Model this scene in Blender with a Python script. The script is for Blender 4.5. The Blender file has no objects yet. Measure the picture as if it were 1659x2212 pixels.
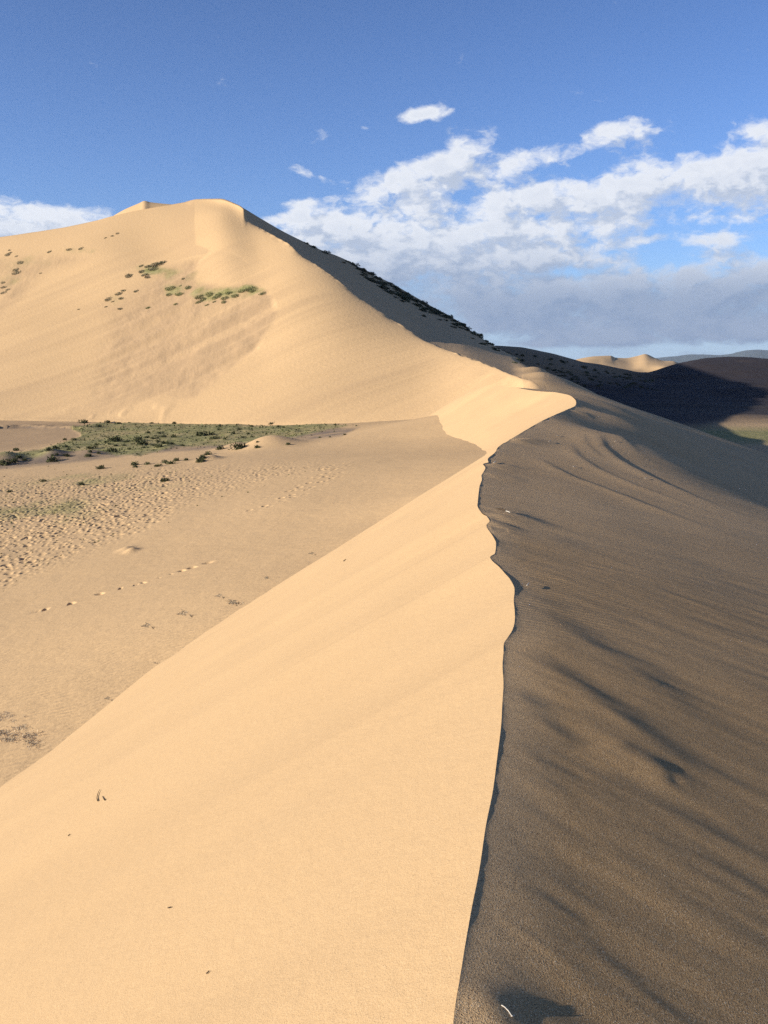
import bpy, math, random
import numpy as np
from mathutils import Vector, Matrix

random.seed(7)
RNG = np.random.RandomState(11)
S = bpy.context.scene
COL = S.collection

# ------------------------------------------------------------------ camera
IMG_W, IMG_H, FOC = 1659.0, 2212.0, 1995.0      # measuring units of the photograph
PITCH = math.radians(9.1)
cd = bpy.data.cameras.new("camera")
cam = bpy.data.objects.new("camera", cd); COL.objects.link(cam)
cam.location = (0, 0, 0)
cam.rotation_euler = (math.radians(90) - PITCH, 0, 0)
cd.sensor_fit = 'VERTICAL'; cd.sensor_height = 32.0
cd.lens = 32.0 * FOC / IMG_H
cd.clip_start = 0.05; cd.clip_end = 60000
S.camera = cam

# ------------------------------------------------------------------ light
SUN_EL, SUN_BACK = math.radians(15.5), math.radians(21)
sx, sy, sz = -math.cos(SUN_EL)*math.cos(SUN_BACK), -math.cos(SUN_EL)*math.sin(SUN_BACK), math.sin(SUN_EL)
sd = bpy.data.lights.new("sun", 'SUN'); sun = bpy.data.objects.new("sun", sd); COL.objects.link(sun)
sd.energy = 4.6; sd.angle = math.radians(0.55); sd.color = (1.0, 0.97, 0.90)
sun.rotation_euler = Vector((sx, sy, sz)).to_track_quat('Z', 'Y').to_euler()
sun.location = (sx*50, sy*50, sz*50)
S.view_settings.view_transform = 'Standard'; S.view_settings.look = 'None'
S.view_settings.gamma = 1; S.view_settings.use_curve_mapping = False
S.view_settings.exposure = 0.84
S.cycles.use_denoising = False
S.cycles.max_bounces = 4; S.cycles.diffuse_bounces = 3; S.cycles.volume_bounces = 0; S.cycles.sample_clamp_indirect = 4; S.cycles.sample_clamp_direct = 6

# ------------------------------------------------------------------ node helpers
class NT:
    def __init__(self, tree): self.t = tree; self.n = tree.nodes; self.l = tree.links
    def node(self, typ, **kw):
        nd = self.n.new(typ)
        for k, v in kw.items(): setattr(nd, k, v)
        return nd
    def put(self, sock, v):
        if isinstance(v, bpy.types.NodeSocket): self.l.new(v, sock)
        elif v is not None:
            if hasattr(sock.default_value, '__len__') and not hasattr(v, '__len__'): v = [v]*len(sock.default_value)
            if hasattr(sock.default_value, '__len__') and len(sock.default_value) == 4 and len(v) == 3: v = tuple(v)+(1,)
            sock.default_value = v
    def m(self, op, a, b=None, c=None, clamp=False):
        nd = self.node('ShaderNodeMath', operation=op, use_clamp=clamp)
        self.put(nd.inputs[0], a)
        if b is not None: self.put(nd.inputs[1], b)
        if c is not None: self.put(nd.inputs[2], c)
        return nd.outputs[0]
    def vm(self, op, a, b=None, out=0, scale=None):
        nd = self.node('ShaderNodeVectorMath', operation=op)
        self.put(nd.inputs[0], a)
        if b is not None: self.put(nd.inputs[1], b)
        if scale is not None: self.put(nd.inputs['Scale'], scale)
        return nd.outputs[out]
    def mix(self, f, a, b, blend='MIX'):
        nd = self.node('ShaderNodeMix', data_type='RGBA', blend_type=blend)
        self.put(nd.inputs[0], f); self.put(nd.inputs[6], a); self.put(nd.inputs[7], b)
        return nd.outputs[2]
    def sm(self, v, lo, hi, a=0.0, b=1.0):
        nd = self.node('ShaderNodeMapRange', interpolation_type='SMOOTHSTEP')
        self.put(nd.inputs[0], v); self.put(nd.inputs[1], lo); self.put(nd.inputs[2], hi)
        self.put(nd.inputs[3], a); self.put(nd.inputs[4], b)
        return nd.outputs[0]
    def noise(self, vec, scale, detail=3, rough=0.5, out=0, dist=0.0):
        nd = self.node('ShaderNodeTexNoise')
        self.put(nd.inputs['Vector'], vec); self.put(nd.inputs['Scale'], scale)
        self.put(nd.inputs['Detail'], detail); self.put(nd.inputs['Roughness'], rough); self.put(nd.inputs['Distortion'], dist)
        return nd.outputs[out]
    def xyz(self, x, y, z):
        nd = self.node('ShaderNodeCombineXYZ'); self.put(nd.inputs[0], x); self.put(nd.inputs[1], y); self.put(nd.inputs[2], z)
        return nd.outputs[0]
    def sep(self, v):
        nd = self.node('ShaderNodeSeparateXYZ'); self.put(nd.inputs[0], v); return nd.outputs
    def mapping(self, v, rot=(0,0,0), scale=(1,1,1)):
        nd = self.node('ShaderNodeMapping'); self.put(nd.inputs[0], v); self.put(nd.inputs['Rotation'], rot); self.put(nd.inputs['Scale'], scale)
        return nd.outputs[0]

# ------------------------------------------------------------------ projection helpers (photograph units -> rays of the place)
cP, sP = math.cos(PITCH), math.sin(PITCH)
def ray(u, v):
    u = np.asarray(u, float); v = np.asarray(v, float)
    d = (v - IMG_H/2)/FOC
    f = cP - d*sP
    return (u - IMG_W/2)/FOC/f, (-sP - d*cP)/f
def P(u, v, Y):
    a, b = ray(u, v); return np.array([a*Y, Y, b*Y])
def project(x, y, z):
    yc = y*cP - z*sP; zc = y*sP + z*cP
    return IMG_W/2 + FOC*x/yc, IMG_H/2 - FOC*zc/yc

# ------------------------------------------------------------------ world: sky with clouds
W = bpy.data.worlds.new("World"); S.world = W; W.use_nodes = True
t = NT(W.node_tree); W.node_tree.nodes.clear()
sky = t.node('ShaderNodeTexSky', sky_type='NISHITA', sun_disc=False)
sky.sun_elevation = SUN_EL; sky.sun_rotation = math.atan2(sx, sy)
sky.altitude = 900; sky.air_density = 1.0; sky.dust_density = 0.3; sky.ozone_density = 2.2
gen = t.node('ShaderNodeTexCoord').outputs['Generated']
X, Yy, Z = t.sep(gen)
D2R = math.radians(1)
az = t.m('MULTIPLY', t.m('ARCTAN2', X, Yy), 1/D2R)
el = t.m('MULTIPLY', t.m('ARCSINE', Z), 1/D2R)
def azel(u, v):
    a, b = ray(u, v); return math.degrees(math.atan(a)), math.degrees(math.atan2(b, math.sqrt(1+a*a)))
def blob(a, e, u, v, ru, rv, amp, tilt=0.0):
    a0, e0 = azel(u, v); k = 1/34.8
    da = t.m('SUBTRACT', a, a0); de = t.m('SUBTRACT', e, e0)
    c, s_ = math.cos(tilt), math.sin(tilt)
    p = t.m('MULTIPLY', t.m('ADD', t.m('MULTIPLY', da, c), t.m('MULTIPLY', de, s_)), 1/(ru*k))
    q = t.m('MULTIPLY', t.m('SUBTRACT', t.m('MULTIPLY', de, c), t.m('MULTIPLY', da, s_)), 1/(rv*k))
    r2 = t.m('ADD', t.m('MULTIPLY', p, p), t.m('MULTIPLY', q, q))
    return t.m('MULTIPLY', t.m('POWER', 2.718, t.m('MULTIPLY', r2, -1)), amp)
BLOBS = [ # u, v, half width, half height, strength, tilt
 (890, 392, 150, 30, .75, .20), (1000, 335, 90, 34, .70, .25), (940, 370, 110, 34, .5, .1), (1130, 350, 80, 26, .55, .25), (1270, 308, 130, 24, .80, .24), (1335, 275, 45, 20, .45, .1),
 (1480, 392, 260, 48, .95, .05), (1640, 375, 160, 62, .95, .05), (1200, 430, 150, 40, .75, .08), (1340, 440, 130, 40, .6, 0),
 (860, 455, 150, 34, .75, .10), (700, 500, 150, 40, .95, .05), (900, 520, 260, 44, .95, .0), (1080, 500, 200, 40, .75, .0), (600, 475, 60, 12, .5, .1),
 (850, 580, 280, 40, .7, -.03), (1100, 560, 220, 30, .45, 0),
 (1560, 610, 260, 42, .95, .0), (1500, 660, 330, 42, .9, 0), (1150, 625, 260, 40, .55, -.04), (1050, 670, 260, 50, .9, -.04), (1300, 690, 300, 34, .9, 0), (1560, 722, 260, 22, .85, .02), (1330, 735, 160, 12, .6, .02),
 (912, 246, 66, 15, .72, .28), (655, 370, 44, 14, .62, -.25), (652, 438, 46, 8, .55, .05), (1612, 283, 52, 22, .66, .15), (1545, 517, 62, 13, .74, .02), (1500, 330, 22, 8, .4, .3),
 (60, 478, 190, 34, .95, -.03), (-200, 455, 260, 60, .9, 0), (1105, 700, 40, 10, .45, 0), (1500, 765, 260, 8, .45, 0), (1150, 742, 110, 8, .5, .02), (1045, 705, 24, 14, .5, 0),
 (2300, 430, 500, 90, .7, 0), (-900, 480, 420, 80, .7, 0), (2600, 640, 600, 70, .7, 0), (786, 277, 16, 6, .45, 0), (1375, 522, 60, 9, .45, .1), (1200, 590, 130, 12, -.35, 0),
]
def density(a, e):
    v = t.xyz(a, t.m('MULTIPLY', e, 1.7), 3.7)
    warp = t.vm('SCALE', t.vm('SUBTRACT', t.noise(v, 0.55, 3, .6, out=1), (.5, .5, .5)), scale=1.7)
    vw = t.vm('ADD', v, warp)
    n = t.noise(vw, 0.36, 8, 0.55)
    n2 = t.noise(vw, 1.3, 4, 0.55)
    s_ = None
    for b in BLOBS:
        q = blob(a, e, *b)
        s_ = q if s_ is None else t.m('ADD', s_, q)
    # soft union so that crowded banks do not pile up
    s_ = t.m('MULTIPLY', t.m('TANH', t.m('MULTIPLY', s_, 1.1)), 0.98)
    nn = t.m('ADD', t.m('MULTIPLY', t.m('SUBTRACT', n, .5), 2.05), t.m('MULTIPLY', t.m('SUBTRACT', n2, .5), .55))
    nn = t.m('MULTIPLY', nn, t.sm(e, 3.0, 9.0, .62, 1.0))
    return t.m('SUBTRACT', t.m('ADD', s_, nn), .44)
d0 = density(az, el)
d1 = density(t.m('SUBTRACT', az, 0.85), t.m('ADD', el, 0.75))
cover = t.sm(d0, -0.10, 0.42)
thick = t.sm(d0, 0.05, 0.75)
lit = t.sm(t.m('SUBTRACT', d0, d1), -0.26, 0.22)
low = t.sm(el, 3.2, 8.2, 0.0, 1.0)            # far deck near the horizon is seen from its shaded underside
white = (0.90, 0.92, 0.96); grey = (0.20, 0.285, 0.455); soft = (0.43, 0.51, 0.66)
shade = t.mix(low, grey, soft)
f = t.m('MULTIPLY', t.m('ADD', t.m('MULTIPLY', lit, .75), t.m('MULTIPLY', t.m('SUBTRACT', 1, thick), .35)), t.m('ADD', t.m('MULTIPLY', low, .82), .18), clamp=True)
ccol = t.mix(f, shade, white)
SKY_K, EXPO = 0.105, 2**0.80
skyc = t.vm('SCALE', sky.outputs[0], scale=SKY_K)
skyc = t.vm('MULTIPLY', skyc, (0.50, 0.625, 0.92))
skyc = t.mix(t.sm(el, 7.0, 0.0, 0.0, .72), skyc, (0.235, 0.34, 0.485))
skyc = t.vm('SCALE', skyc, scale=t.sm(el, 8.0, 30.0, 1.0, .82))
hsv = t.node('ShaderNodeHueSaturation'); t.put(hsv.inputs['Color'], skyc); hsv.inputs['Saturation'].default_value = 1.0
cl = t.vm('SCALE', ccol, scale=1/EXPO)
op = t.m('MULTIPLY', cover, t.sm(el, 0.0, 1.2, 0.5, 0.94))
fin = t.mix(op, hsv.outputs[0], cl)
bg = t.node('ShaderNodeBackground'); t.put(bg.inputs[0], fin); bg.inputs[1].default_value = 1.0
wo = t.node('ShaderNodeOutputWorld'); t.l.new(bg.outputs[0], wo.inputs[0])

# ------------------------------------------------------------------ numeric tools
def tps(pts, lam=0.0):
    pts = np.array(pts, float); n = len(pts)
    c = pts[:, :2]; sc = 20.0
    def K(a, b):
        r = np.sqrt(((a[:, None, :] - b[None, :, :])**2).sum(-1))/sc
        return r*r*np.log(r + 1e-9)
    A = np.zeros((n+3, n+3)); A[:n, :n] = K(c, c) + lam*np.eye(n)
    Q = np.c_[np.ones(n), c/sc]; A[:n, n:] = Q; A[n:, :n] = Q.T
    w = np.linalg.solve(A, np.r_[pts[:, 2], 0, 0, 0])
    def ev(x, y):
        x = np.asarray(x, float); sh = x.shape; q = np.c_[x.ravel(), np.asarray(y, float).ravel()]
        out = np.empty(len(q))
        for i in range(0, len(q), 40000):
            qq = q[i:i+40000]
            out[i:i+40000] = K(qq, c) @ w[:n] + np.c_[np.ones(len(qq)), qq/sc] @ w[n:]
        return out.reshape(sh)
    return ev
def pchip(x, y):
    x = np.asarray(x, float); y = np.asarray(y, float); h = np.diff(x); dl = np.diff(y)/h
    m = np.zeros_like(y)
    for i in range(1, len(x)-1):
        if dl[i-1]*dl[i] > 0:
            w1, w2 = 2*h[i]+h[i-1], h[i]+2*h[i-1]; m[i] = (w1+w2)/(w1/dl[i-1]+w2/dl[i])
    m[0], m[-1] = dl[0], dl[-1]
    def ev(q):
        q = np.asarray(q, float); k = np.clip(np.searchsorted(x, q)-1, 0, len(x)-2)
        tt = np.clip((q-x[k])/h[k], -3, 4); t2, t3 = tt*tt, tt**3
        r = (2*t3-3*t2+1)*y[k]+(t3-2*t2+tt)*h[k]*m[k]+(-2*t3+3*t2)*y[k+1]+(t3-t2)*h[k]*m[k+1]
        r = np.where(q < x[0], y[0]+m[0]*(q-x[0]), r); return np.where(q > x[-1], y[-1]+m[-1]*(q-x[-1]), r)
    return ev
_perm = RNG.permutation(4096)
def vnoise(x, y, seed=0):
    xi = np.floor(x).astype(np.int64); yi = np.floor(y).astype(np.int64)
    fx, fy = x-xi, y-yi; fx = fx*fx*fx*(fx*(fx*6-15)+10); fy = fy*fy*fy*(fy*(fy*6-15)+10)
    def h(a, b): return _perm[(_perm[(a + seed*57) & 4095] + b) & 4095]/4095.0
    return ((h(xi, yi)*(1-fx)+h(xi+1, yi)*fx)*(1-fy)+(h(xi, yi+1)*(1-fx)+h(xi+1, yi+1)*fx)*fy)*2-1
def fbm(x, y, oct=4, seed=0, rough=.5):
    a, s_, o = 1.0, 0.0, 0.0
    for i in range(oct):
        s_ = s_ + a*vnoise(x*2**i+i*17.3, y*2**i-i*9.1, seed+i); o += a; a *= rough
    return s_/o
def sstep(x, a, b):
    q = np.clip((x-a)/(b-a), 0, 1); return q*q*(3-2*q)
def poly_dist(x, y, pts):
    """distance to a polyline, signed side and position along (0..1)"""
    best = np.full(x.shape, 1e9); along = np.zeros(x.shape); side = np.ones(x.shape)
    pts = np.asarray(pts, float)[:, :2]; L = np.r_[0, np.cumsum(np.hypot(*np.diff(pts, axis=0).T))]
    for i in range(len(pts)-1):
        a, b = pts[i], pts[i+1]; dx, dy = b-a; l2 = dx*dx+dy*dy+1e-12
        q = np.clip(((x-a[0])*dx+(y-a[1])*dy)/l2, 0, 1)
        d = np.hypot(x-a[0]-q*dx, y-a[1]-q*dy); m = d < best
        best = np.where(m, d, best); along = np.where(m, (L[i]+q*math.sqrt(l2))/L[-1], along)
        side = np.where(m, np.sign(dx*(y-a[1])-dy*(x-a[0])), side)
    return best, side, along
def in_poly(u, v, poly):
    c = np.zeros(u.shape, bool); n = len(poly)
    for i in range(n):
        x1, y1 = poly[i]; x2, y2 = poly[(i+1) % n]
        if y1 == y2: continue
        c ^= ((y1 > v) != (y2 > v)) & (u < (x2-x1)*(v-y1)/(y2-y1)+x1)
    return c

def grid_mesh(name, x, y, z, mat, attrs=None, flip=False):
    R, C = x.shape
    me = bpy.data.meshes.new(name)
    me.vertices.add(R*C); me.vertices.foreach_set('co', np.stack([x, y, z], -1).astype(np.float32).ravel())
    i = np.arange(R*C).reshape(R, C)
    q = np.stack([i[:-1, :-1], i[:-1, 1:], i[1:, 1:], i[1:, :-1]], -1).reshape(-1, 4)
    if flip: q = q[:, ::-1]
    n = len(q)
    me.loops.add(n*4); me.loops.foreach_set('vertex_index', q.astype(np.int32).ravel())
    me.polygons.add(n); me.polygons.foreach_set('loop_start', np.arange(0, n*4, 4, dtype=np.int32))
    me.polygons.foreach_set('loop_total', np.full(n, 4, np.int32))
    me.polygons.foreach_set('use_smooth', np.ones(n, bool))
    me.update(calc_edges=True)
    for k, v in (attrs or {}).items():
        a = me.attributes.new(k, 'FLOAT', 'POINT'); a.data.foreach_set('value', v.astype(np.float32).ravel())
    me.materials.append(mat)
    o = bpy.data.objects.new(name, me); COL.objects.link(o)
    o['kind'] = 'structure'
    return o

# ------------------------------------------------------------------ ground materials
SAND = (0.595, 0.376, 0.180)
def ground_mat(name, grain=1.0, old=(0.45, 0.285, 0.145), dark=(0.22, 0.155, 0.105), ripple=None, bump_far=0.0, rough=0.95):
    """sand, with world-fixed masks stored on the mesh: veg (green growth), coarse (darker old sand, painted shade on the flank), clutter (on the hills painted cloud shadow)"""
    m = bpy.data.materials.new(name); m.use_nodes = True; nt = m.node_tree; nt.nodes.clear(); t = NT(nt)
    pos = t.node('ShaderNodeNewGeometry').outputs['Position']
    def attr(n): return t.node('ShaderNodeAttribute', attribute_name=n).outputs['Fac']
    veg, coarse_shade, dirt = attr('veg'), attr('coarse_shade'), attr('dirt')
    big = t.noise(pos, 0.06, 4, .55); mid = t.noise(pos, 0.9, 4, .6)
    base = t.mix(t.sm(big, .35, .65), tuple(c*.965 for c in SAND), tuple(c*1.02 for c in SAND))
    base = t.mix(t.m('MULTIPLY', t.sm(mid, .3, .7), .05), base, (0.45, 0.32, 0.2))
    base = t.mix(coarse_shade, base, old)
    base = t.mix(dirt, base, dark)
    gn = t.noise(pos, 1.1, 5, .65); gn2 = t.noise(pos, 5.0, 3, .6)
    gcol = t.mix(t.sm(gn, .35, .68), (0.215, 0.190, 0.062), (0.35, 0.285, 0.12))
    vm = t.m('MULTIPLY', veg, t.sm(t.m('ADD', t.m('MULTIPLY', veg, .9), t.m('MULTIPLY', t.m('ADD', gn, gn2), .5)), .62, 1.05), clamp=True)
    base = t.mix(vm, base, gcol)
    hgt = None
    if grain:
        g1 = t.noise(pos, 190, 2, .65); g2 = t.noise(pos, 430, 1, .5)
        g = t.m('ADD', t.m('MULTIPLY', g1, .6), t.m('MULTIPLY', g2, .4))
        base = t.mix(t.m('MULTIPLY', t.sm(g, .47, .36), min(1, .55*grain)), base, (0.16, 0.085, 0.045))
        base = t.mix(t.m('MULTIPLY', t.sm(g, .55, .66), min(1, .5*grain)), base, (0.78, 0.60, 0.38))
        hgt = t.m('MULTIPLY', g, 0.0036*grain)
    n3 = t.noise(pos, 14, 4, .6)
    h2 = t.m('MULTIPLY', n3, 0.004)
    hgt = h2 if hgt is None else t.m('ADD', hgt, h2)
    if ripple:
        for (ang, wl, amp, mod) in ripple:
            mp = t.mapping(pos, rot=(0, 0, ang), scale=(1, 1, 1))
            wob = t.noise(pos, 0.7, 3, .55)
            xx = t.sep(mp)[1]
            ph = t.m('ADD', t.m('MULTIPLY', xx, 2*math.pi/wl), t.m('MULTIPLY', wob, 26.0))
            wv = t.m('SINE', ph)
            msk = t.sm(t.noise(t.mapping(pos, scale=(.35, .9, 1)), mod, 2, .5), .36, .62)
            hgt = t.m('ADD', hgt, t.m('MULTIPLY', t.m('MULTIPLY', wv, msk), amp))
    if bump_far:
        hgt = t.m('ADD', hgt, t.m('MULTIPLY', t.noise(pos, 2.2, 5, .65), bump_far))
    # tussocky relief where things grow
    hgt = t.m('ADD', hgt, t.m('MULTIPLY', t.m('MULTIPLY', gn2, veg), 0.05))
    bp = t.node('ShaderNodeBump'); t.put(bp.inputs['Height'], hgt); bp.inputs['Strength'].default_value = 1.0; bp.inputs['Distance'].default_value = 1.0
    bs = t.node('ShaderNodeBsdfPrincipled'); t.put(bs.inputs['Base Color'], base); bs.inputs['Roughness'].default_value = rough
    bs.inputs['Specular IOR Level'].default_value = 0.15
    t.l.new(bp.outputs[0], bs.inputs['Normal'])
    o = t.node('ShaderNodeOutputMaterial'); t.l.new(bs.outputs[0], o.inputs[0])
    return m
M_NEAR = ground_mat('wind_packed_sand', grain=2.0, old=(0.42, 0.250, 0.105), ripple=[(0.10, .075, .0040, .33)])  # darker warm tone paints the flank's brown shade into the sand
M_SLIP = ground_mat('loose_sand', grain=.65)
M_GROUND = ground_mat('valley_sand', grain=0, ripple=[(-0.35, .16, .004, .25)], bump_far=.03)
M_FAR = ground_mat('dune_sand', grain=0, bump_far=.05)

# ================================================================== NEAR DUNE
crest_px = [(979.5,2208.6),(992,2123.6),(1004.5,2043.6),(1019.5,1958.6),(1034.5,1883.6),(1049.5,1783.7),(1064.5,1708.7),(1074.5,1633.7),
 (1082.5,1568),(1085,1523.7),(1087.5,1473.7),(1085.5,1440),(1086.8,1420.9),(1087.6,1407.9),(1088.4,1391.6),(1096.6,1378.5),(1106.4,1363.8),(1111.6,1345.8),
 (1111.8,1321.3),(1109.7,1296.8),(1111.3,1280.4),(1109.7,1265.7),(1101.5,1251),(1090.1,1237.9),(1078.6,1224.9),(1063,1211),(1058.7,1205.2),(1061,1200.3),
 (1068,1197),(1070.1,1190.5),(1071.3,1177.4),(1070.5,1169.3),(1062.3,1154.6),(1052.8,1141.5),(1051.2,1133),(1057.1,1130.1),(1056.2,1121.9),(1051.7,1115.3),
 (1042.7,1110.5),(1034.5,1100),(1031.6,1094),(1032,1085),(1034.5,1059.9),(1036,1050),(1041,1034.9),(1040,1027),(1044.5,1019.9),(1047,1007.4),(1043,1003),(1054.5,999.9),(1053.5,992.4),
 (1069.5,977.4),(1076,966),(1080,963),(1099.5,951.4),(1134.5,929.9),(1169.5,909.9),(1199.5,895.9),(1234.5,880.9),(1240.5,878),(1244.5,869.9),
 (1240.5,861.4),(1224.5,852.4),(1199.5,847.4),(1174.5,846.0),(1139.5,842.0),(1110,836.4),(1089.5,834.4),(1070,831),(1054.5,831.4)]
zc_f = pchip([0, 2, 5, 10, 16, 25, 38, 45, 57], [-1.6, -1.6, -1.62, -1.72, -1.74, -1.66, -1.62, -1.5, -1.38])
cy, cx, cz = [], [], []
for (u, v) in crest_px:
    a, b = ray(u, v); Y = 2.0
    ys = np.linspace(1.5, 75, 8000); f_ = b*ys - zc_f(ys)
    k = np.where(f_ <= 0)[0]
    Y = ys[k[0]] if len(k) else 60
    if cy and Y <= cy[-1]+.01: Y = cy[-1]+ (0.05 if Y < 30 else .6)
    cy.append(Y); cx.append(a*Y); cz.append(b*Y)
# the hump's brow goes on, sinking to the left
for (u, v, Y) in [(1029.5,838.9,cy[-1]+3.2),(1005,851,cy[-1]+6),(979.5,864.9,cy[-1]+9),(962,876,cy[-1]+11.5),(944.5,889.9,cy[-1]+14)]:
    p = P(u, v, Y); cy.append(Y); cx.append(p[0]); cz.append(p[2])
cy, cx, cz = map(np.array, (cy, cx, cz))
Y_END = cy[-1]
cy2 = np.r_[-6, -2, 0.6, cy, Y_END+4, Y_END+30]; cx2 = np.r_[-1.2, -.5, .03, cx, cx[-1]-1.0, cx[-1]-3]; cz2 = np.r_[-1.55, -1.6, -1.6, cz, cz[-1]-1.1, cz[-1]-6]
XC, ZC = pchip(cy2, cx2), pchip(cy2, cz2)
def smooth(f, y, w):                     # crest line without its small wiggles
    ks = np.linspace(-2, 2, 17); g = np.exp(-ks**2); s_ = 0
    for k, gg in zip(ks, g): s_ = s_ + gg*f(y+k*w)
    return s_/g.sum()
XS = lambda y: smooth(XC, y, .12*np.maximum(y, 1.5)); ZS = lambda y: smooth(ZC, y, .12*np.maximum(y, 1.5))

pts = []
for Y in [-5, -1, 1.5, 3, 5, 7, 9.5, 12, 16, 20, 25, 30, 35, 40, 46, 52, 57]:
    pts.append((float(XS(Y)), Y, float(ZS(Y))))
    if Y < 16:
        f_ = 1.0+.30*(1-float(min(1, max(0, (Y-2.0)/3.2))))
        for d, dz in ((1, .17*f_), (2.5, .46*f_), (5, .98*f_), (9, 2.0*f_), (16, 5.0)): pts.append((float(XS(Y))+d, Y, float(ZS(Y))-dz))
E = [(1659,1110,17),(1560,1070,18.5),(1450,1010,22),(1400,960,26),(1330,895,36)]
D = [(1659,1050,25,.147),(1659,0,40,.125),(1659,0,55,.108),(1560,0,28,.127),(1560,0,45,.106),(1450,0,32,.098),(1450,0,50,.083),(1400,0,40,.074),(1400,0,60,.062),(1330,0,55,.046)]
SIL = [(1659,982,75),(1600,962,75),(1500,925,76),(1400,895,78),(1300,858,82),(1230,826,90),(1160,791,100)]
PL = [(1130,799,86),(1128,785,102),(1095,806,86),(1062,795,93),(1000,815,88),(900,860,86),(1150,817,78),(1200,838,66),(1250,853,58),(1280,880,44)]
for (u, v, Y) in E+SIL+PL: pts.append(tuple(P(u, v, Y)))
for (u, _, Y, s_) in D: pts.append((float(ray(u, 1050)[0])*Y, Y, -s_*Y))
for (u, v, Y) in SIL:
    a, b = ray(u, v)
    for (k, dz) in ((1.14, 1.0), (1.35, 4.0)): pts.append((float(a)*Y*k, Y*k, float(b)*Y*k-dz))
pts += [(40, 40, -13), (34, 25, -12), (22, 14, -7.2), (50, 75, -16), (45, 100, -16)]
FR = tps(pts, 1e-5)

def near_z(x, y):
    """wind-packed flank right of the crest"""
    d = x - XC(y)
    z = FR(x, y)
    c = (ZC(y) - FR(XC(y), y))*(1-sstep(y, 70, 78))
    return z + c*np.exp(-np.maximum(d, 0)/(0.10*np.maximum(y, 2)+.12))
def hit(fn, u, v, y0=1.2, y1=110, n=1500):
    a, b = ray(u, v); ys = np.exp(np.linspace(math.log(y0), math.log(y1), n))
    z = fn(a*ys, ys); k = np.where(z >= b*ys)[0]
    if not len(k): return None
    Y = ys[k[0]]; return (float(a*Y), float(Y), float(b*Y))

# hand-placed low ridges of packed sand: photograph lines laid on the flank, (height m, width m as share of distance)
RIDGES = [
 ([(1093,1402),(1160,1440),(1250,1500),(1360,1580),(1480,1662),(1600,1745)], .040, .026),
 ([(1120,1372),(1190,1400),(1290,1455),(1400,1500),(1520,1540)], .020, .035),
 ([(1114,1300),(1180,1340),(1260,1395),(1340,1440),(1420,1500),(1520,1580),(1640,1640)], .034, .030),
 ([(1090,1482),(1130,1525),(1190,1590),(1260,1660)], .022, .020),
 ([(1086,1560),(1140,1640),(1200,1740)], .010, .03),
 ([(1300,1605),(1370,1648),(1425,1685)], .024, .020),
 ([(1110,1275),(1150,1290),(1210,1310),(1300,1340),(1400,1390)], .016, .020),
 ([(1060,1205),(1120,1222),(1220,1240),(1340,1248),(1480,1262),(1640,1280)], .030, .030),
 ([(1055,1146),(1100,1156),(1180,1166),(1260,1172)], .015, .02),
 ([(1050,1116),(1090,1119),(1130,1122),(1185,1126)], .030, .014),
 ([(1054,1134),(1085,1134),(1115,1134)], .018, .010),
 ([(1040,1098),(1080,1100),(1140,1104)], .010, .012),
 ([(1050,1006),(1080,1005),(1125,1009)], .020, .008),
 ([(1042,1024),(1090,1030),(1150,1042)], .012, .012),
 ([(1102,955),(1150,952),(1200,956)], .045, .006),
 ([(1235,888),(1265,893),(1300,905)], .035, .006),
 ([(1250,876),(1300,880),(1360,892)], .07, .008),
 ([(1150,985),(1180,1003),(1230,1028),(1300,1055),(1400,1095),(1520,1140),(1650,1180)], .018, .006),
 ([(1225,955),(1245,985),(1290,1015),(1370,1050),(1480,1090),(1640,1150)], .014, .005),
 ([(1290,935),(1300,965),(1335,995),(1400,1030),(1500,1075),(1650,1135)], .030, .006),
 ([(1330,925),(1345,950),(1375,980),(1440,1018)], .022, .006),
 ([(1255,935),(1262,960),(1290,985),(1330,1010)], .016, .005),
]
ridge_world = []
for (pl, h, w) in RIDGES:
    q = [hit(near_z, u, v) for (u, v) in pl]; q = [p for p in q if p]
    if len(q) > 1: ridge_world.append((q, h, w))
MND = hit(near_z, 1062, 2192)
MND2 = hit(near_z, 1425, 1672)
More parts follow.
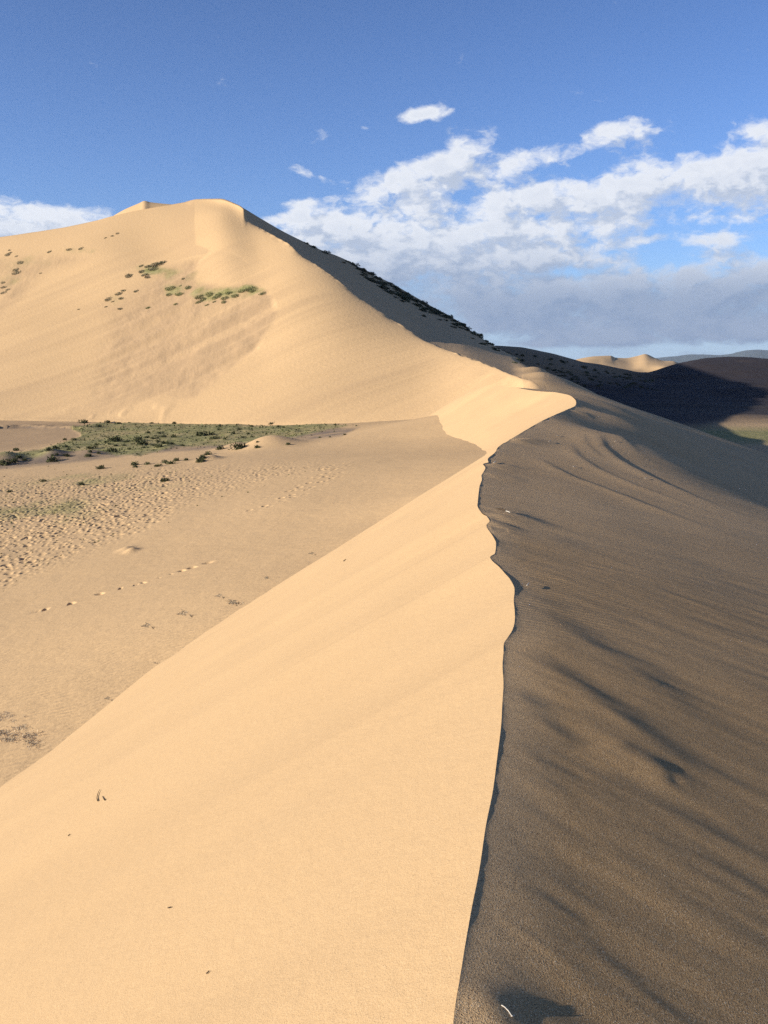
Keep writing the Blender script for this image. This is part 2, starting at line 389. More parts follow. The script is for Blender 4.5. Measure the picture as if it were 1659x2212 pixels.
def streaks(x, y):
    """wind streaks and small relief on the packed flank"""
    d = np.maximum(x - XC(y), 0)
    z = np.zeros_like(x)
    for (q, h, w) in ridge_world:
        Ym = np.mean([p[1] for p in q]); ww = w*Ym
        dist, side, al = poly_dist(x, y, q)
        prof = np.where(side > 0, np.exp(-(dist/(1.25*ww))**2), np.exp(-(dist/(2.6*ww))**2))   # steeper on the lee
        fade = sstep(al, -.01, .25)*(1-sstep(al, .55, 1.0))
        z += (.55 if Ym < 9 else .95)*h*prof*fade*(0.6+0.4*np.minimum(Ym/6, 1.3))
    z += .020*np.exp(-((x-MND[0])/.10)**2-((y-MND[1])/.10)**2)
    z += .012*np.exp(-((x-MND2[0])/.09)**2-((y-MND2[1])/.13)**2)-.004*np.exp(-((x-MND2[0]-.055)/.03)**2-((y-MND2[1]+.05)/.04)**2)
    # general streaking, long axis down-right (away from crest towards the right and the viewer)
    ang = np.where(y < 9, -.72, -.35)
    ca, sa = np.cos(ang), np.sin(ang); p = x*ca+y*sa; q = -x*sa+y*ca
    k = np.maximum(y, 2.0)
    near = 1-sstep(y, 7, 16)
    z += .009*near*fbm(p*.55, q*2.0, 3, 5)*sstep(d, 0.02, .5)
    z += .004*near*fbm(p*2.0, q*7.0, 3, 9)*sstep(d, 0.0, .2)
    far = sstep(y, 6, 14)
    z += .05*far*fbm(x*.22, y*.12, 3, 21)*sstep(d, .1, 2)+.012*far*fbm(x*.5, y*1.1, 3, 25)
    bul = np.clip(XC(y)-XS(y), 0, .3)
    bul = bul*sstep(y, 4.7, 5.1)
    z -= .30*bul*(1-np.exp(-d/(.05+.5*bul+.004*k)))*np.exp(-d/(1.2+.1*k))*(1-sstep(y, 45, 56))
    z -= (.0030+.0028*fbm(y*7, y*0+2, 3, 88))*(1-np.exp(-d/.014))*np.exp(-d/.6)
    # little cornice notches of the crest itself
    z += .03*np.exp(-d/.22)*fbm(y*1.3, y*0+3, 3, 31)*np.clip(.4+fbm(y*.4, y*0+9, 2, 32)*1.5, 0, 1)*sstep(y, 2.6, 4)*np.minimum((k/8)**2, .8)*sstep(d, 0, .05)
    return z

rows = np.r_[np.linspace(-5, 1.1, 22)[:-1], np.exp(np.linspace(math.log(1.1), math.log(112), 820))]
kap = np.r_[0, np.cumsum(np.linspace(.35, 1.9, 345))]; kap = kap/kap[-1]*.62
Yg = np.repeat(rows[:, None], len(kap), 1)
scl = np.where(rows > 2, rows, 2 + (2-rows)*.6)[:, None] + .6
Xg = XC(Yg) + kap[None, :]*scl
Zg = near_z(Xg, Yg) + streaks(Xg, Yg)
# lee hollow of the big loose patch of shade on the right is kept plain
edge_d, edge_s, _ = poly_dist(Xg, Yg, [P(*e) for e in [(1800,1150,15.5)]+E+[(1300,872,50)]])
zero = np.zeros_like(Xg)
coarse_shade = .92-.62*sstep(Yg, 4.5, 13)+.25*fbm(Xg*.5, Yg*.7, 4, 40)  # painted shade: dark near the viewer, paler where sky fill grows
coarse_shade = np.clip(coarse_shade, 0, 1)*np.clip((Xg-XC(Yg))/.3, 0, 1)
flank_attr = {'veg': zero, 'coarse_shade': coarse_shade, 'dirt': zero}

# loose slip face, left of the crest
TOES = [(0,1705,10.5),(80,1645,11.2),(160,1583,12),(245,1515,12.9),(330,1447,14),(435,1370,15.2),(540,1300,16.6),(620,1250,18),(700,1203,20),(780,1155,22.2),(860,1105,25.2),(940,1052,29.3),(1025,999,35)]
TP = [P(*q) for q in TOES]
_ty = np.array([p[1] for p in TP]); _ts = np.array([(ZS(p[1])-p[2])/(XS(p[1])-p[0]) for p in TP])
print('slopes', _ts.round(3))
_sf = pchip(np.r_[-5, 5, _ty, 44, 52, 60, 80], np.r_[.575, .575, _ts, .60, .61, .61, .61])
SLP = lambda y: smooth(_sf, y, .06*np.maximum(y, 2))
tt = np.linspace(0, 1, 90)**1.25
rowsL = rows[rows < Y_END+8]
YL = np.repeat(rowsL[:, None], len(tt), 1)
Wd = 8.0
DL = tt[None, :]*Wd
bl = sstep(DL, 0, 3.5)
xl = XC(YL)*(1-bl) + XS(YL)*bl - DL
zl = ZC(YL)*(1-bl) + ZS(YL)*bl
ZL = zl - SLP(YL)*DL + .022*np.minimum(DL, 1)*fbm(YL*.35+DL*.1, DL*.5, 3, 50)*np.minimum(YL/6, 2) + 0.02*np.minimum(DL, 1)*fbm(YL*1.3, DL*.12, 2, 53)
slip = grid_mesh('slip_face', xl, YL, ZL, M_SLIP, {'veg': YL*0, 'coarse_shade': YL*0, 'dirt': YL*0}, flip=True)
def slip_z(x, y): return ZS(y) - SLP(y)*(XS(y)-x)

# ================================================================== VALLEY AND APRON (left)
toe_px = [(1042,972),(1010,955),(975,942),(955,920),(947,897)]
gp = [tuple(p) for p in TP]
for (u, v) in toe_px:
    a, b = ray(u, v); ys = np.linspace(40, 80, 3000); k = np.where(slip_z(a*ys, ys) >= b*ys)[0]
    if len(k):
        Y = ys[k[0]]; gp.append((float(a*Y), float(Y), float(b*Y)))
print('toe', [tuple(round(c, 1) for c in g) for g in gp])
G = [(0,1450,16),(0,1290,24),(0,1100,42),(0,1010,62),(0,950,88),(0,905,116),
     (330,1200,26),(330,1050,45),(330,975,67),(330,930,91),(330,912,106),(600,1100,30.5),(600,1000,48),(600,960,62),(600,918,94),
     (800,1000,41),(800,928,66),(700,947,66),(900,950,54),(900,905,72)]
for g in G: gp.append(tuple(P(*g)))
gp += [(-4.9, 8, -5.1), (-4.9, 4, -5.1), (-4.9, -1, -5.1), (-4.9, -6, -5.1), (-10, 2, -6.0), (-10, 12, -6.1), (-20, 6, -7.0), (-35, 14, -7.6), (-2, 10, -4.6), (-1, 3, -4.6), (0, 16, -4.0), (2, 26, -3.5), (-60, 30, -7.8), (-90, 80, -7.2), (-90, 140, -7.2), (-40, 150, -7.2), (-5, 120, -6.6), (-1.5, 92, -5.6), (10, 110, -6.5), (-5, 78, -5.6), (0, 76, -4.9)]
FG = tps(gp, 2e-5)

GRASS = [(210,908),(330,910),(560,913),(700,912),(790,917),(700,935),(640,950),(560,958),(470,968),(380,972),(300,990),(200,985),(90,1000),(-50,1012),(-50,985),(90,965),(170,940),(140,925)]
HOOF = [(-80,1020),(120,1012),(330,992),(560,985),(690,985),(740,1000),(640,1045),(560,1065),(480,1090),(400,1115),(330,1160),(260,1190),(160,1230),(60,1268),(-80,1320)]
def band(u, v, poly, soft):
    pin = in_poly(u, v, poly)
    d, _, _ = poly_dist(u, v, poly+[poly[0]])
    return np.where(pin, sstep(d, 0, soft), 0)
def pits(x, y, cell, seed, rx, ry, depth, dens):
    """scattered hoof prints: dents with a pushed-up rim"""
    z = np.zeros_like(x); xi = np.floor(x/cell).astype(np.int64); yi = np.floor(y/cell).astype(np.int64)
    for i in (-1, 0, 1):
        for j in (-1, 0, 1):
            a, b = xi+i, yi+j
            h1 = _perm[(_perm[(a+seed) & 4095]+b) & 4095]/4095.; h2 = _perm[(_perm[(b+seed+99) & 4095]+a) & 4095]/4095.; h3 = _perm[(_perm[(a+seed+555) & 4095]+b+77) & 4095]/4095.
            dx = x-(a+h1)*cell; dy = y-(b+h2)*cell
            th = h3*2.2-.2; c, s_ = np.cos(th), np.sin(th)
            r = np.sqrt(((dx*c+dy*s_)/rx)**2+((-dx*s_+dy*c)/ry)**2)
            w = (h3*7.77 % 1 < dens)*(0.5+.8*h1)
            z += w*(-depth*np.exp(-r**4)+.22*depth*np.exp(-((r-1.5)/.45)**2))
    return z
az0, az1 = math.atan((-900-829.5)/FOC), math.atan((1075-829.5)/FOC)
tA = np.r_[np.linspace(math.tan(az0), float(ray(-25, 1300)[0]), 60)[:-1], np.linspace(float(ray(-25, 1300)[0]), float(ray(1075, 1000)[0]), 720)]
vr = np.r_[np.linspace(.052, .0565, 8)[:-1], np.linspace(.0565, .135, 330)[:-1], np.linspace(.135, .30, 240)[:-1], np.linspace(.30, .62, 110)[:-1], np.linspace(.62, 3.0, 30)]
yr = 5.9/vr
yr = np.r_[3.2/np.linspace(3.0, .46, 60), np.exp(np.linspace(math.log(3.2/.46), math.log(18), 150))[1:], np.exp(np.linspace(math.log(18), math.log(60), 500))[1:], np.exp(np.linspace(math.log(60), math.log(125), 150))[1:]]
YG = np.repeat(yr[:, None], len(tA), 1); XG = YG*tA[None, :]
ZG = FG(XG, YG)
u_, v_ = project(XG, YG, ZG)
hoof = band(u_, v_, HOOF, 55)
grass = band(u_, v_, GRASS, 9)
grass2 = np.clip(np.exp(-((v_-1105)/38)**2-((u_-60)/170)**2)*.8 + np.exp(-((v_-1040)/26)**2-((u_-200)/260)**2)*.55, 0, 1)
hm = hoof*np.clip(.75+.5*fbm(XG*.25, YG*.16, 3, 60), 0, 1)
hm = np.clip(hm, 0, 1)
ZG = ZG + hm*(pits(XG, YG, .27, 3, .080, .075, .055, .5)+pits(XG, YG, .44, 31, .12, .10, .085, .35)+.035*fbm(XG*1.4, YG*1.0, 3, 66))
ZG = ZG + .035*fbm(XG*.35, YG*.25, 3, 70)*sstep(YG, 12, 30)
# line of old tracks
TR = [hit(FG, u, v, 4, 120) for (u, v) in [(75,1322),(150,1305),(230,1278),(300,1262),(370,1240),(450,1215)]]
dt, _, al = poly_dist(XG, YG, TR)
ZG = ZG - .13*np.exp(-(dt/.09)**2)*np.clip(vnoise(al*55, al*0+.5, 4)*1.6+.1, 0, 1)
TR2 = [hit(FG, u, v, 4, 120) for (u, v) in [(560,1095),(640,1062),(690,1035),(720,1005)]]
dt, _, al = poly_dist(XG, YG, TR2); ZG = ZG + np.exp(-(dt/.7)**2)*pits(XG, YG, .40, 77, .10, .11, .06, .45)
# hummocks round the grass, small sand knob, low scarp on the left
lump = np.zeros_like(XG)
for (u, v, r, h) in [(455,993,.6,.28),(75,990,.6,.2),(115,993,.9,.35),(560,966,1.4,.35),(600,962,1.6,.5),(510,967,1.1,.35),(285,1192,.20,.11),(272,1188,.22,.08),(-5,1003,1.2,.4),(20,1000,1.4,.5),(110,990,1.6,.5),(190,985,1.3,.4),(360,968,1.0,.3)]:
    p = hit(FG, u, v, 4, 120)
    if p: lump += h*np.exp(-(((XG-p[0])/r)**2+((YG-p[1])/(r*1.3))**2))
ZG = ZG+lump
SC = [hit(FG, u, v, 4, 120) for (u, v) in [(20,925),(60,923),(100,926),(140,927)]]
ds, ss, al = poly_dist(XG, YG, SC); scarp = np.exp(-(ds/1.1)**2)*np.clip(.6+.9*fbm(XG*.9, YG*.5, 3, 13), 0, 1)
ZG = ZG + .42*np.exp(-(ds/3)**2)*sstep(ss*ds, -.8, .8)*(.7+.5*fbm(XG*.6, YG*.3, 3, 12))
hump2 = sstep(grass, 0, .8)
ZG = ZG + hump2*(.10*fbm(XG*.45, YG*.22, 3, 80)+.04*fbm(XG*1.3, YG*.7, 3, 81))
dirtmask = np.clip(band(u_, v_, [(790,920),(740,945),(640,958),(500,972),(330,982),(180,1000),(-50,1025),(-50,1000),(60,985),(300,970),(430,960),(560,950),(650,935),(700,922)], 8), 0, 1)
dirt = np.clip(dirtmask*(.75+.5*fbm(XG*.8, YG*.5, 3, 90))+.9*scarp*(ss < 0), 0, 1)
coarse_shade = np.clip(.02+.28*fbm(XG*.12, YG*.08, 4, 91)+.25*hoof+.9*band(u_, v_, [(-60,900),(170,905),(260,925),(150,960),(-60,990)], 14), 0, 1)
VEG = np.clip(grass*1.1*(.85+.4*fbm(XG*.3, YG*.2, 3, 93)) + grass2*(.6+.9*fbm(XG*.5, YG*.3, 3, 92)), 0, 1)
valley = grid_mesh('valley_floor', XG, YG, ZG, M_GROUND, {'veg': VEG, 'coarse_shade': coarse_shade, 'dirt': dirt})

# ================================================================== BIG DUNE
def g3(tab):
    a = np.array(tab, float); return pchip(a[:, 0], a[:, 1]), pchip(a[:, 0], a[:, 2])
toe = g3([(-900,905,125),(-400,905,120),(0,904,114),(200,907,109),(330,911,104.5),(600,914.5,94.5),(800,917.5,88),(950,912,83),(1060,900,76),(1120,890,72),(1180,880,66)])
crest = g3([(-900,640,200),(-400,575,190),(-200,540,185),(0,512.5,178),(100,498,177),(190,481.6,176.5),(240,467.5,176.5),(300,454,177),(340,447,177),(375,442.4,177),(400,437.6,177),(425,430,177),(475,429,176),
  (510,441.6,173),(525,451.6,169),(535,476.6,167),(570,497,160),(600,514,154),(625,527,150),(645,547,147),(698,582,139.5),(735,610,135),(773,641,131),(819,671,125.5),(839,688,123.5),(868,703,120),
  (904,729,116),(963,756,108.5),(1018,775,101.5),(1061,791,95),(1100,808,88),(1145,828,79),(1180,843,70)])
# top of the shaded side; left of the summit it is the back of the brow
silh = g3([(-900,640,206),(-400,575,196),(0,513,184),(100,499,184),(240,469,184),(300,455.5,184),(375,444,184),(425,430.5,184),(475,429.3,182),(510,441.2,181),(525,449,182),(560,470,186),(610,499,190),(659,523.4,192),(701,543,193),(724,551,193),(750,562.5,192),(793,587,191),(845,611.5,190),
  (891,637.7,187),(936.5,663.8,183),(989,693.2,176),(1028,722.6,168),(1074,750,152),(1107,768,138),(1140,783,122),(1180,801,100)])
ug = np.r_[np.linspace(-900, -30, 90)[:-1], np.linspace(-30, 1180, 860)]
# rows: toe -> crest in NF steps, crest -> silhouette NB, back
NF, NB, NK = 190, 70, 30
tf = np.linspace(0, 1, NF)
def edge(gd, u):
    a, b = ray(u, gd[0](u)); Y = gd[1](u); return a*Y, Y, b*Y
def gsm(arr, sg):
    uu = np.linspace(ug[0], ug[-1], 1200); a = np.interp(uu, ug, arr); k = np.arange(-int(3*sg/(uu[1]-uu[0])), int(3*sg/(uu[1]-uu[0]))+1)*(uu[1]-uu[0])
    w = np.exp(-(k/sg)**2/2); w /= w.sum(); n = len(k)//2
    ap = np.r_[2*a[0]-a[n:0:-1], a, 2*a[-1]-a[-2:-n-2:-1]]
    return np.interp(ug, uu, np.convolve(ap, w, 'valid'))
def edge_s(gd, sgY):
    a, b = ray(ug, gd[0](ug)); Y = gsm(gd[1](ug), sgY); return a*Y, Y, b*Y
T, Cc, Sl = edge_s(toe, 45), edge_s(crest, 45), edge_s(silh, 30)
Tz, Cz, Sz = gsm(T[2], 40), gsm(Cc[2], 42), gsm(Sl[2], 30)
# fan of the lower face: a mid guide gives the face its concave foot
XB = np.zeros((NF+NB+NK, len(ug))); YB = XB.copy(); ZB = XB.copy()
conc = np.interp(ug, [-900, 0, 300, 600, 900, 1180], [.10, .10, .10, .085, .07, .03])
for k in range(NF):
    q = tf[k]; XB[k] = T[0]+(Cc[0]-T[0])*q; YB[k] = T[1]+(Cc[1]-T[1])*q
    ZB[k] = Tz+(Cz-Tz)*(q - conc*np.sin(math.pi*q)*(1-.55*q)) + (T[2]-Tz)*math.exp(-q/.05) + (Cc[2]-Cz)*math.exp(-(1-q)/.025)
# at the summit and left of it the brow rolls over
roll = 1-sstep(ug, 470, 560)
for k in range(NF):
    q = tf[k]; ZB[k] += roll*1.6*np.sin(math.pi*np.clip((q-.72)/.56, 0, 1))*(q > .72)*(1-q)*2
for k in range(NB):
    q = (k+1)/NB; XB[NF+k] = Cc[0]+(Sl[0]-Cc[0])*q; YB[NF+k] = Cc[1]+(Sl[1]-Cc[1])*q
    dip = np.interp(ug, [500, 560, 900, 1000, 1180], [0, 1.0, .8, .3, 0])
    ZB[NF+k] = Cz+(Sz-Cz)*q - dip*np.sin(math.pi*q)*1.0 + (Cc[2]-Cz)*math.exp(-q/.12) + (Sl[2]-Sz)*math.exp(-(1-q)/.15)
zr = Sl[2]/Sl[1]
for k in range(NK):
    q = (k+1)/NK; e = q*q*150 + q*12
    yb = Sl[1]+e; XB[NF+NB+k] = Sl[0]*yb/Sl[1]; YB[NF+NB+k] = yb
    # unseen ridge added behind the summit to shade the right valley, sinking rightwards
    ZB[NF+NB+k] = Sl[2] + (zr-.012)*e - .12*np.minimum(e, 6) - max(0, q-.85)*220 - 13*sstep(ug, 1068, 1130)*sstep(e, 0, 40)
FRONT = np.zeros_like(XB); FRONT[:NF] = tf[:, None]
ub, vb = project(XB, YB, ZB)
front = (np.arange(NF+NB+NK) < NF)[:, None] & np.ones_like(XB, bool)
fade_edge = np.zeros_like(XB); fade_edge[:NF] = np.sin(np.pi*tf)[:, None]**.5
back_fade = np.zeros_like(XB); back_fade[NF:NF+NB] = np.sin(np.pi*(np.arange(NB)+1)/NB)[:, None]
# old wind-scoured sand (grown over) against the smooth fresh slip sheets
SC1 = [(432,545),(450,540),(462,545),(440,562),(428,580),(436,600),(480,612),(540,612),(580,622),(600,655),(604,690),(560,760),(430,860),(240,905),(120,905),(160,840),(180,740),(200,690),(165,655),(240,620),(290,590),(330,562),(400,550)]
SC2 = [(-60,545),(60,540),(150,535),(215,548),(180,575),(110,600),(60,650),(10,690),(-60,720)]
m1d, _, _ = poly_dist(ub, vb, SC1+[SC1[0]])
m1 = np.where(in_poly(ub, vb, SC1), sstep(m1d, 0, 1), 0)*sstep(m1d, 0, np.interp(ub, [120, 300, 400, 700], [120, 75, 16, 16]))*front; m2 = band(ub, vb, SC2, 34)*front
q_ac = (XB*.43-YB*.90); p_dn = (XB*.90+YB*.43)
old = np.clip(m1+m2*.9, 0, 1)
ZB = ZB - old*.07*fade_edge
low = (1-sstep(FRONT, .62, .9))
ZB = ZB + front*fade_edge*(.9*fbm(XB*.02+3, YB*.02, 2, 100) + low*.28*(.35+m1)*fbm(q_ac*.45, p_dn*.03, 3, 101) + low*.085*fbm(q_ac*1.5, p_dn*.04, 2, 103)) + old*.12*fbm(XB*.5, YB*.3, 4, 102)
ZB = ZB + back_fade*.25*fbm(XB*.08, YB*.05, 3, 110)
# hollow below the summit: bowl left of the summit rib (u 420)
bowl = np.exp(-((ub-330)/95)**2-((vb-520)/55)**2)*front; ZB = ZB - .7*bowl
rib = np.exp(-((ub-(475+.10*(vb-440)))/55)**2)*sstep(vb, 430, 470)*(1-sstep(vb, 560, 680))*front; ZB = ZB + .7*rib
# cornice crumbs along the crest
cr = np.exp(-((1-FRONT)/.02)**2)*front*(ub > 560)
ZB = ZB + cr*.15*fbm(XB*.8, YB*.5, 3, 120)
# slumps at the foot
ft = np.exp(-((FRONT-.03)/.035)**2)*front*sstep(ub, 130, 190)*(1-sstep(ub, 330, 420))
ZB = ZB + ft*.55*np.clip(fbm(XB*.35, YB*.2, 3, 121), 0, 1)
vegb = np.zeros_like(XB)
for (u, v, ru, rv, a_) in [(480,634,75,14,.75),(545,628,30,8,.7),(330,577,40,13,.7),(375,622,26,9,.55),(400,600,60,30,.25),(260,640,45,20,.25),(60,560,90,22,.3),(170,540,50,8,.4),(25,605,40,20,.3)]:
    vegb += a_*np.exp(-((ub-u)/ru)**2-((vb-v)/rv)**2)*front
vegb = np.clip(1.5*vegb*(.8+.8*fbm(XB*.5, YB*.35, 3, 130)), 0, 1)
m3d, _, _ = poly_dist(ub, vb, [(424,432),(422,480),(425,522),(462,545)])
m3 = in_poly(ub, vb, [(250,430),(424,430),(422,480),(425,522),(462,545),(300,560),(200,520)])*sstep(m3d, 0, 5)*np.exp(-(m3d/55)**2)*front
coarse_shade = np.clip(.55*m3 + front*low*(.25+m1)*.5*np.clip(fbm(q_ac*1.3, p_dn*.02, 3, 137), 0, 1) + old*(.72+.3*fbm(XB*.3, YB*.2, 3, 131)) + front*low*.55*np.clip(fbm(q_ac*.35, p_dn*.025, 3, 133)+.15, 0, 1), 0, 1)
coarse_shade = np.where(front, coarse_shade, .45)
dirtb = np.clip(back_fade*0, 0, 1)
endsink = 7*sstep(ub, 1140, 1180)
fx, fy, fz = XB[:1]*.93, YB[:1]*.93, ZB[:1]-3.0      # foot carried on below the valley floor
XB, YB, ZB = np.r_[fx, XB], np.r_[fy, YB], np.r_[fz, ZB]
vegb, coarse_shade, dirtb = (np.r_[m_[:1], m_] for m_ in (vegb, coarse_shade, dirtb))
big_dune = grid_mesh('big_dune', XB, YB, ZB, M_FAR, {'veg': vegb, 'coarse_shade': coarse_shade, 'dirt': dirtb})
# the flank and the big dune share one sand surface at the saddle between them
from mathutils.bvhtree import BVHTree
_v = np.stack([XB, YB, ZB], -1); _c0 = 500; _sub = _v[:, _c0:]; _R, _C = _sub.shape[:2]
_i = np.arange(_R*_C).reshape(_R, _C); _q = np.stack([_i[:-1, :-1], _i[:-1, 1:], _i[1:, 1:], _i[1:, :-1]], -1).reshape(-1, 4)
BV = BVHTree.FromPolygons([tuple(p) for p in _sub.reshape(-1, 3).tolist()], _q.tolist())
def azu(x, y): return 829.5 + 1995*x/np.maximum(y, 1)
Ug = azu(Xg, Yg)
take = 1-sstep(Ug, 1100, 1180)                       # 1 = big dune, 0 = flank
for r_, c_ in zip(*np.where((Yg > 57) & (Ug < 1200))):
    h_ = BV.ray_cast(Vector((Xg[r_, c_], Yg[r_, c_], 90)), Vector((0, 0, -1)))
    k_ = take[r_, c_]*float(sstep(Yg[r_, c_], 57, 66))
    if k_ <= 0: continue
    zb = h_[0].z if h_[0] is not None else Zg[r_, c_]-6
    low_ = .35*(1-float(sstep(Ug[r_, c_], 1112, 1126)))+(3.0 if Ug[r_, c_] < 1090 else 0)
    Zg[r_, c_] = Zg[r_, c_]*(1-k_)+(zb-low_)*k_
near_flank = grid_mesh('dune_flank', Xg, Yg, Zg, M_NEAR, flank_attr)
_U = azu(XB, YB); _m = (_U > 1095) & (YB > 57) & (YB < 130)
_t = sstep(_U[_m], 1100, 1180)
ZB[_m] = ZB[_m]*(1-_t) + FR(XB[_m], YB[_m])*_t - .5*sstep(_U[_m], 1128, 1142)
ZB = ZB - 6*sstep(_U, 1160, 1180)
big_dune.data.vertices.foreach_set('co', np.stack([XB, YB, ZB], -1).astype(np.float32).ravel()); big_dune.data.update()

# ================================================================== RIGHT VALLEY, DARK HILLS
def fan(name, us, guides, n, mat, attrs=None, disp=None):
    """terrain sheet swept through guide lines, each (u -> v, distance)"""
    E_ = [edge(g3(g_), us) for g_ in guides]
    s_ = np.arange(len(E_)); q = np.linspace(0, len(E_)-1, n)
    out = []
    for c in range(3):
        A = np.array([e[c] for e in E_]); B = np.empty((n, len(us)))
        k = np.clip(q.astype(int), 0, len(E_)-2); f_ = (q-k)[:, None]
        m_ = np.gradient(A, axis=0)
        B = (2*f_**3-3*f_**2+1)*A[k]+(f_**3-2*f_**2+f_)*m_[k]+(-2*f_**3+3*f_**2)*A[k+1]+(f_**3-f_**2)*m_[k+1]
        out.append(B)
    x, y, z = out
    u_, v_ = project(x, y, z)
    if disp is not None: z = z+disp(x, y, u_, v_)
    at = attrs(x, y, u_, v_) if attrs else {'veg': x*0, 'coarse_shade': x*0, 'dirt': x*0}
    return grid_mesh(name, x, y, z, mat, at)
M_HILL = ground_mat('steppe_ground', grain=0, dark=(0.038, 0.029, 0.028), bump_far=.12)  # near-black tone: dark scrub with cloud shadow painted in
us = np.linspace(1020, 2300, 420)
hill_sil = [(1020,748,235),(1090,750,235),(1120,752,235),(1150,757,236),(1200,766,238),(1226,774,240),(1260,783,243),(1300,791,246),(1350,801,250),(1385,805,255),(1410,803,262),(1440,796,268),(1468,787,272),(1500,779,274),(1530,774,275),(1600,772.5,275),(1659,775,272),(1800,780,260),(2300,800,220)]
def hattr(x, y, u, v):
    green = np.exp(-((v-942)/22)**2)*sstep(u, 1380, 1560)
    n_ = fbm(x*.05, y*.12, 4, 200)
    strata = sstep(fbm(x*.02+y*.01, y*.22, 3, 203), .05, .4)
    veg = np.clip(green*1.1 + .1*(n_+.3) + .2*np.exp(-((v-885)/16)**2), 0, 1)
    dirt = np.clip(sstep(-v, -925, -888)*(1.06+.25*n_+.15*strata)+sstep(-u, -1600, -1500)*.75, 0, 1)*(1-green*.6)  # cloud shadow painted over hills and plain, sunny corner left out
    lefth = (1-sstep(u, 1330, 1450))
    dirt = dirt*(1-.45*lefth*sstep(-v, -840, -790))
    return {'veg': veg, 'coarse_shade': np.full_like(x, .6), 'dirt': dirt}
def hdisp(x, y, u, v):
    return .5*fbm(x*.05, y*.05, 4, 210) + 1.0*sstep(v, 778, 800)*fbm(x*.03, y*.16, 3, 211)*(1-sstep(v, 860, 900))
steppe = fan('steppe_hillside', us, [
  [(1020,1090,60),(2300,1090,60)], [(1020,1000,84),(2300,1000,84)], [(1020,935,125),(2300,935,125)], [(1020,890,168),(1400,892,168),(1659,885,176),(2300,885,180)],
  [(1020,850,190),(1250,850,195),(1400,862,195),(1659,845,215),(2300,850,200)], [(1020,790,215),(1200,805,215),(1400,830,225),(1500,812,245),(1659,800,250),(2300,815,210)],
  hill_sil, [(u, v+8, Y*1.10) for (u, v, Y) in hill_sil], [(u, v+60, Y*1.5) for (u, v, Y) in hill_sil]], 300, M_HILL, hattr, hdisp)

# second summit showing over the left shoulder
s2 = [(215,486,214),(240,470,214),(270,453,214),(300,440,214),(312.5,434.8,214),(325,437.6,214),(350,440.5,214),(375,442.8,214),(400,448,214),(440,458,214)]
def fan_pts(k, dv): return [(u, v+dv, Y*k) for (u, v, Y) in s2]
SECOND = True
# far sunlit dunes behind
us2 = np.linspace(1200, 1520, 200)
fan('second_summit', np.linspace(215, 440, 120), [fan_pts(.96, 30), fan_pts(.98, 14), s2, fan_pts(1.03, 5), fan_pts(1.1, 40)], 60, M_FAR)
fs = [(1200,790,560),(1235,780,560),(1256.6,774.5,560),(1287.6,769.5,560),(1318.6,768.7,565),(1330,772.6,570),(1353.5,774,580),(1376.7,769.8,590),(1394,765.6,590),(1415.4,773.7,585),(1434.8,779.8,580),(1454,781,570),(1467.7,786.9,565),(1490,795,560),(1520,806,560)]
fan('far_dunes', us2, [
  [(1200,830,470),(1520,830,470)],
  [(1200,812,490),(1300,806,495),(1360,803,500),(1392,803,505),(1450,800,500),(1520,815,490)],
  [(1200,800,520),(1256,786,520),(1300,780,530),(1335,788,525),(1365,792,525),(1400,786,525),(1440,789,520),(1520,808,520)],
  fs, [(u, v+6, Y*1.06) for (u, v, Y) in fs], [(u, v+50, Y*1.2) for (u, v, Y) in fs]], 140, M_FAR,
  disp=lambda x, y, u, v: .6*fbm(x*.03, y*.02, 3, 230))
# distant mountains
M_MTN = ground_mat('hazy_mountain_grass', grain=0, dark=(0.085, 0.115, 0.115))  # blue-grey tone puts distance haze into the base colour
us3 = np.linspace(1250, 2600, 240)
ms = [(1250,786,7000),(1380,779,7000),(1427,773.5,7000),(1462,770.3,7000),(1493,766.4,7000),(1530,765,7100),(1551,765.6,7200),(1578,761,7300),(1613,754,7400),(1636,753,7400),(1659,755.6,7400),(1750,764,7300),(1900,752,7400),(2200,770,7400),(2600,786,7000)]
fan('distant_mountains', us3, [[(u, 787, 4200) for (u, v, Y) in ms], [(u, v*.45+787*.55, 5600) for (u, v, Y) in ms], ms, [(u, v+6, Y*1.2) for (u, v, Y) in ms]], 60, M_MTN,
  attrs=lambda x, y, u, v: {'veg': x*0, 'coarse_shade': x*0, 'dirt': x*0+.95}, disp=lambda x, y, u, v: 40*fbm(x*.0012, y*.0012, 5, 240)*sstep(-v, -787, -770))
# haze
def haze_box():
    x0, x1, y0, y1, z0, z1 = -9000, 9000, -2000, 9600, -30, 420
    V = [(x, y, z) for z in (z0, z1) for y in (y0, y1) for x in (x0, x1)]
    me = bpy.data.meshes.new('haze'); me.from_pydata(V, [], [(0, 2, 3, 1), (4, 5, 7, 6), (0, 1, 5, 4), (2, 6, 7, 3), (0, 4, 6, 2), (1, 3, 7, 5)])
    m = bpy.data.materials.new('haze'); m.use_nodes = True; m.node_tree.nodes.clear(); t = NT(m.node_tree)
    pv = t.node('ShaderNodeVolumePrincipled'); pv.inputs['Color'].default_value = (.80, .88, 1, 1); pv.inputs['Density'].default_value = 5e-5; pv.inputs['Anisotropy'].default_value = 0.2
    t.l.new(pv.outputs[0], t.node('ShaderNodeOutputMaterial').inputs['Volume'])
    me.materials.append(m); o = bpy.data.objects.new('haze', me); COL.objects.link(o); o['kind'] = 'stuff'; o['label'] = 'pale blue haze filling the air over the far hills'; o['category'] = 'haze'
haze_box()
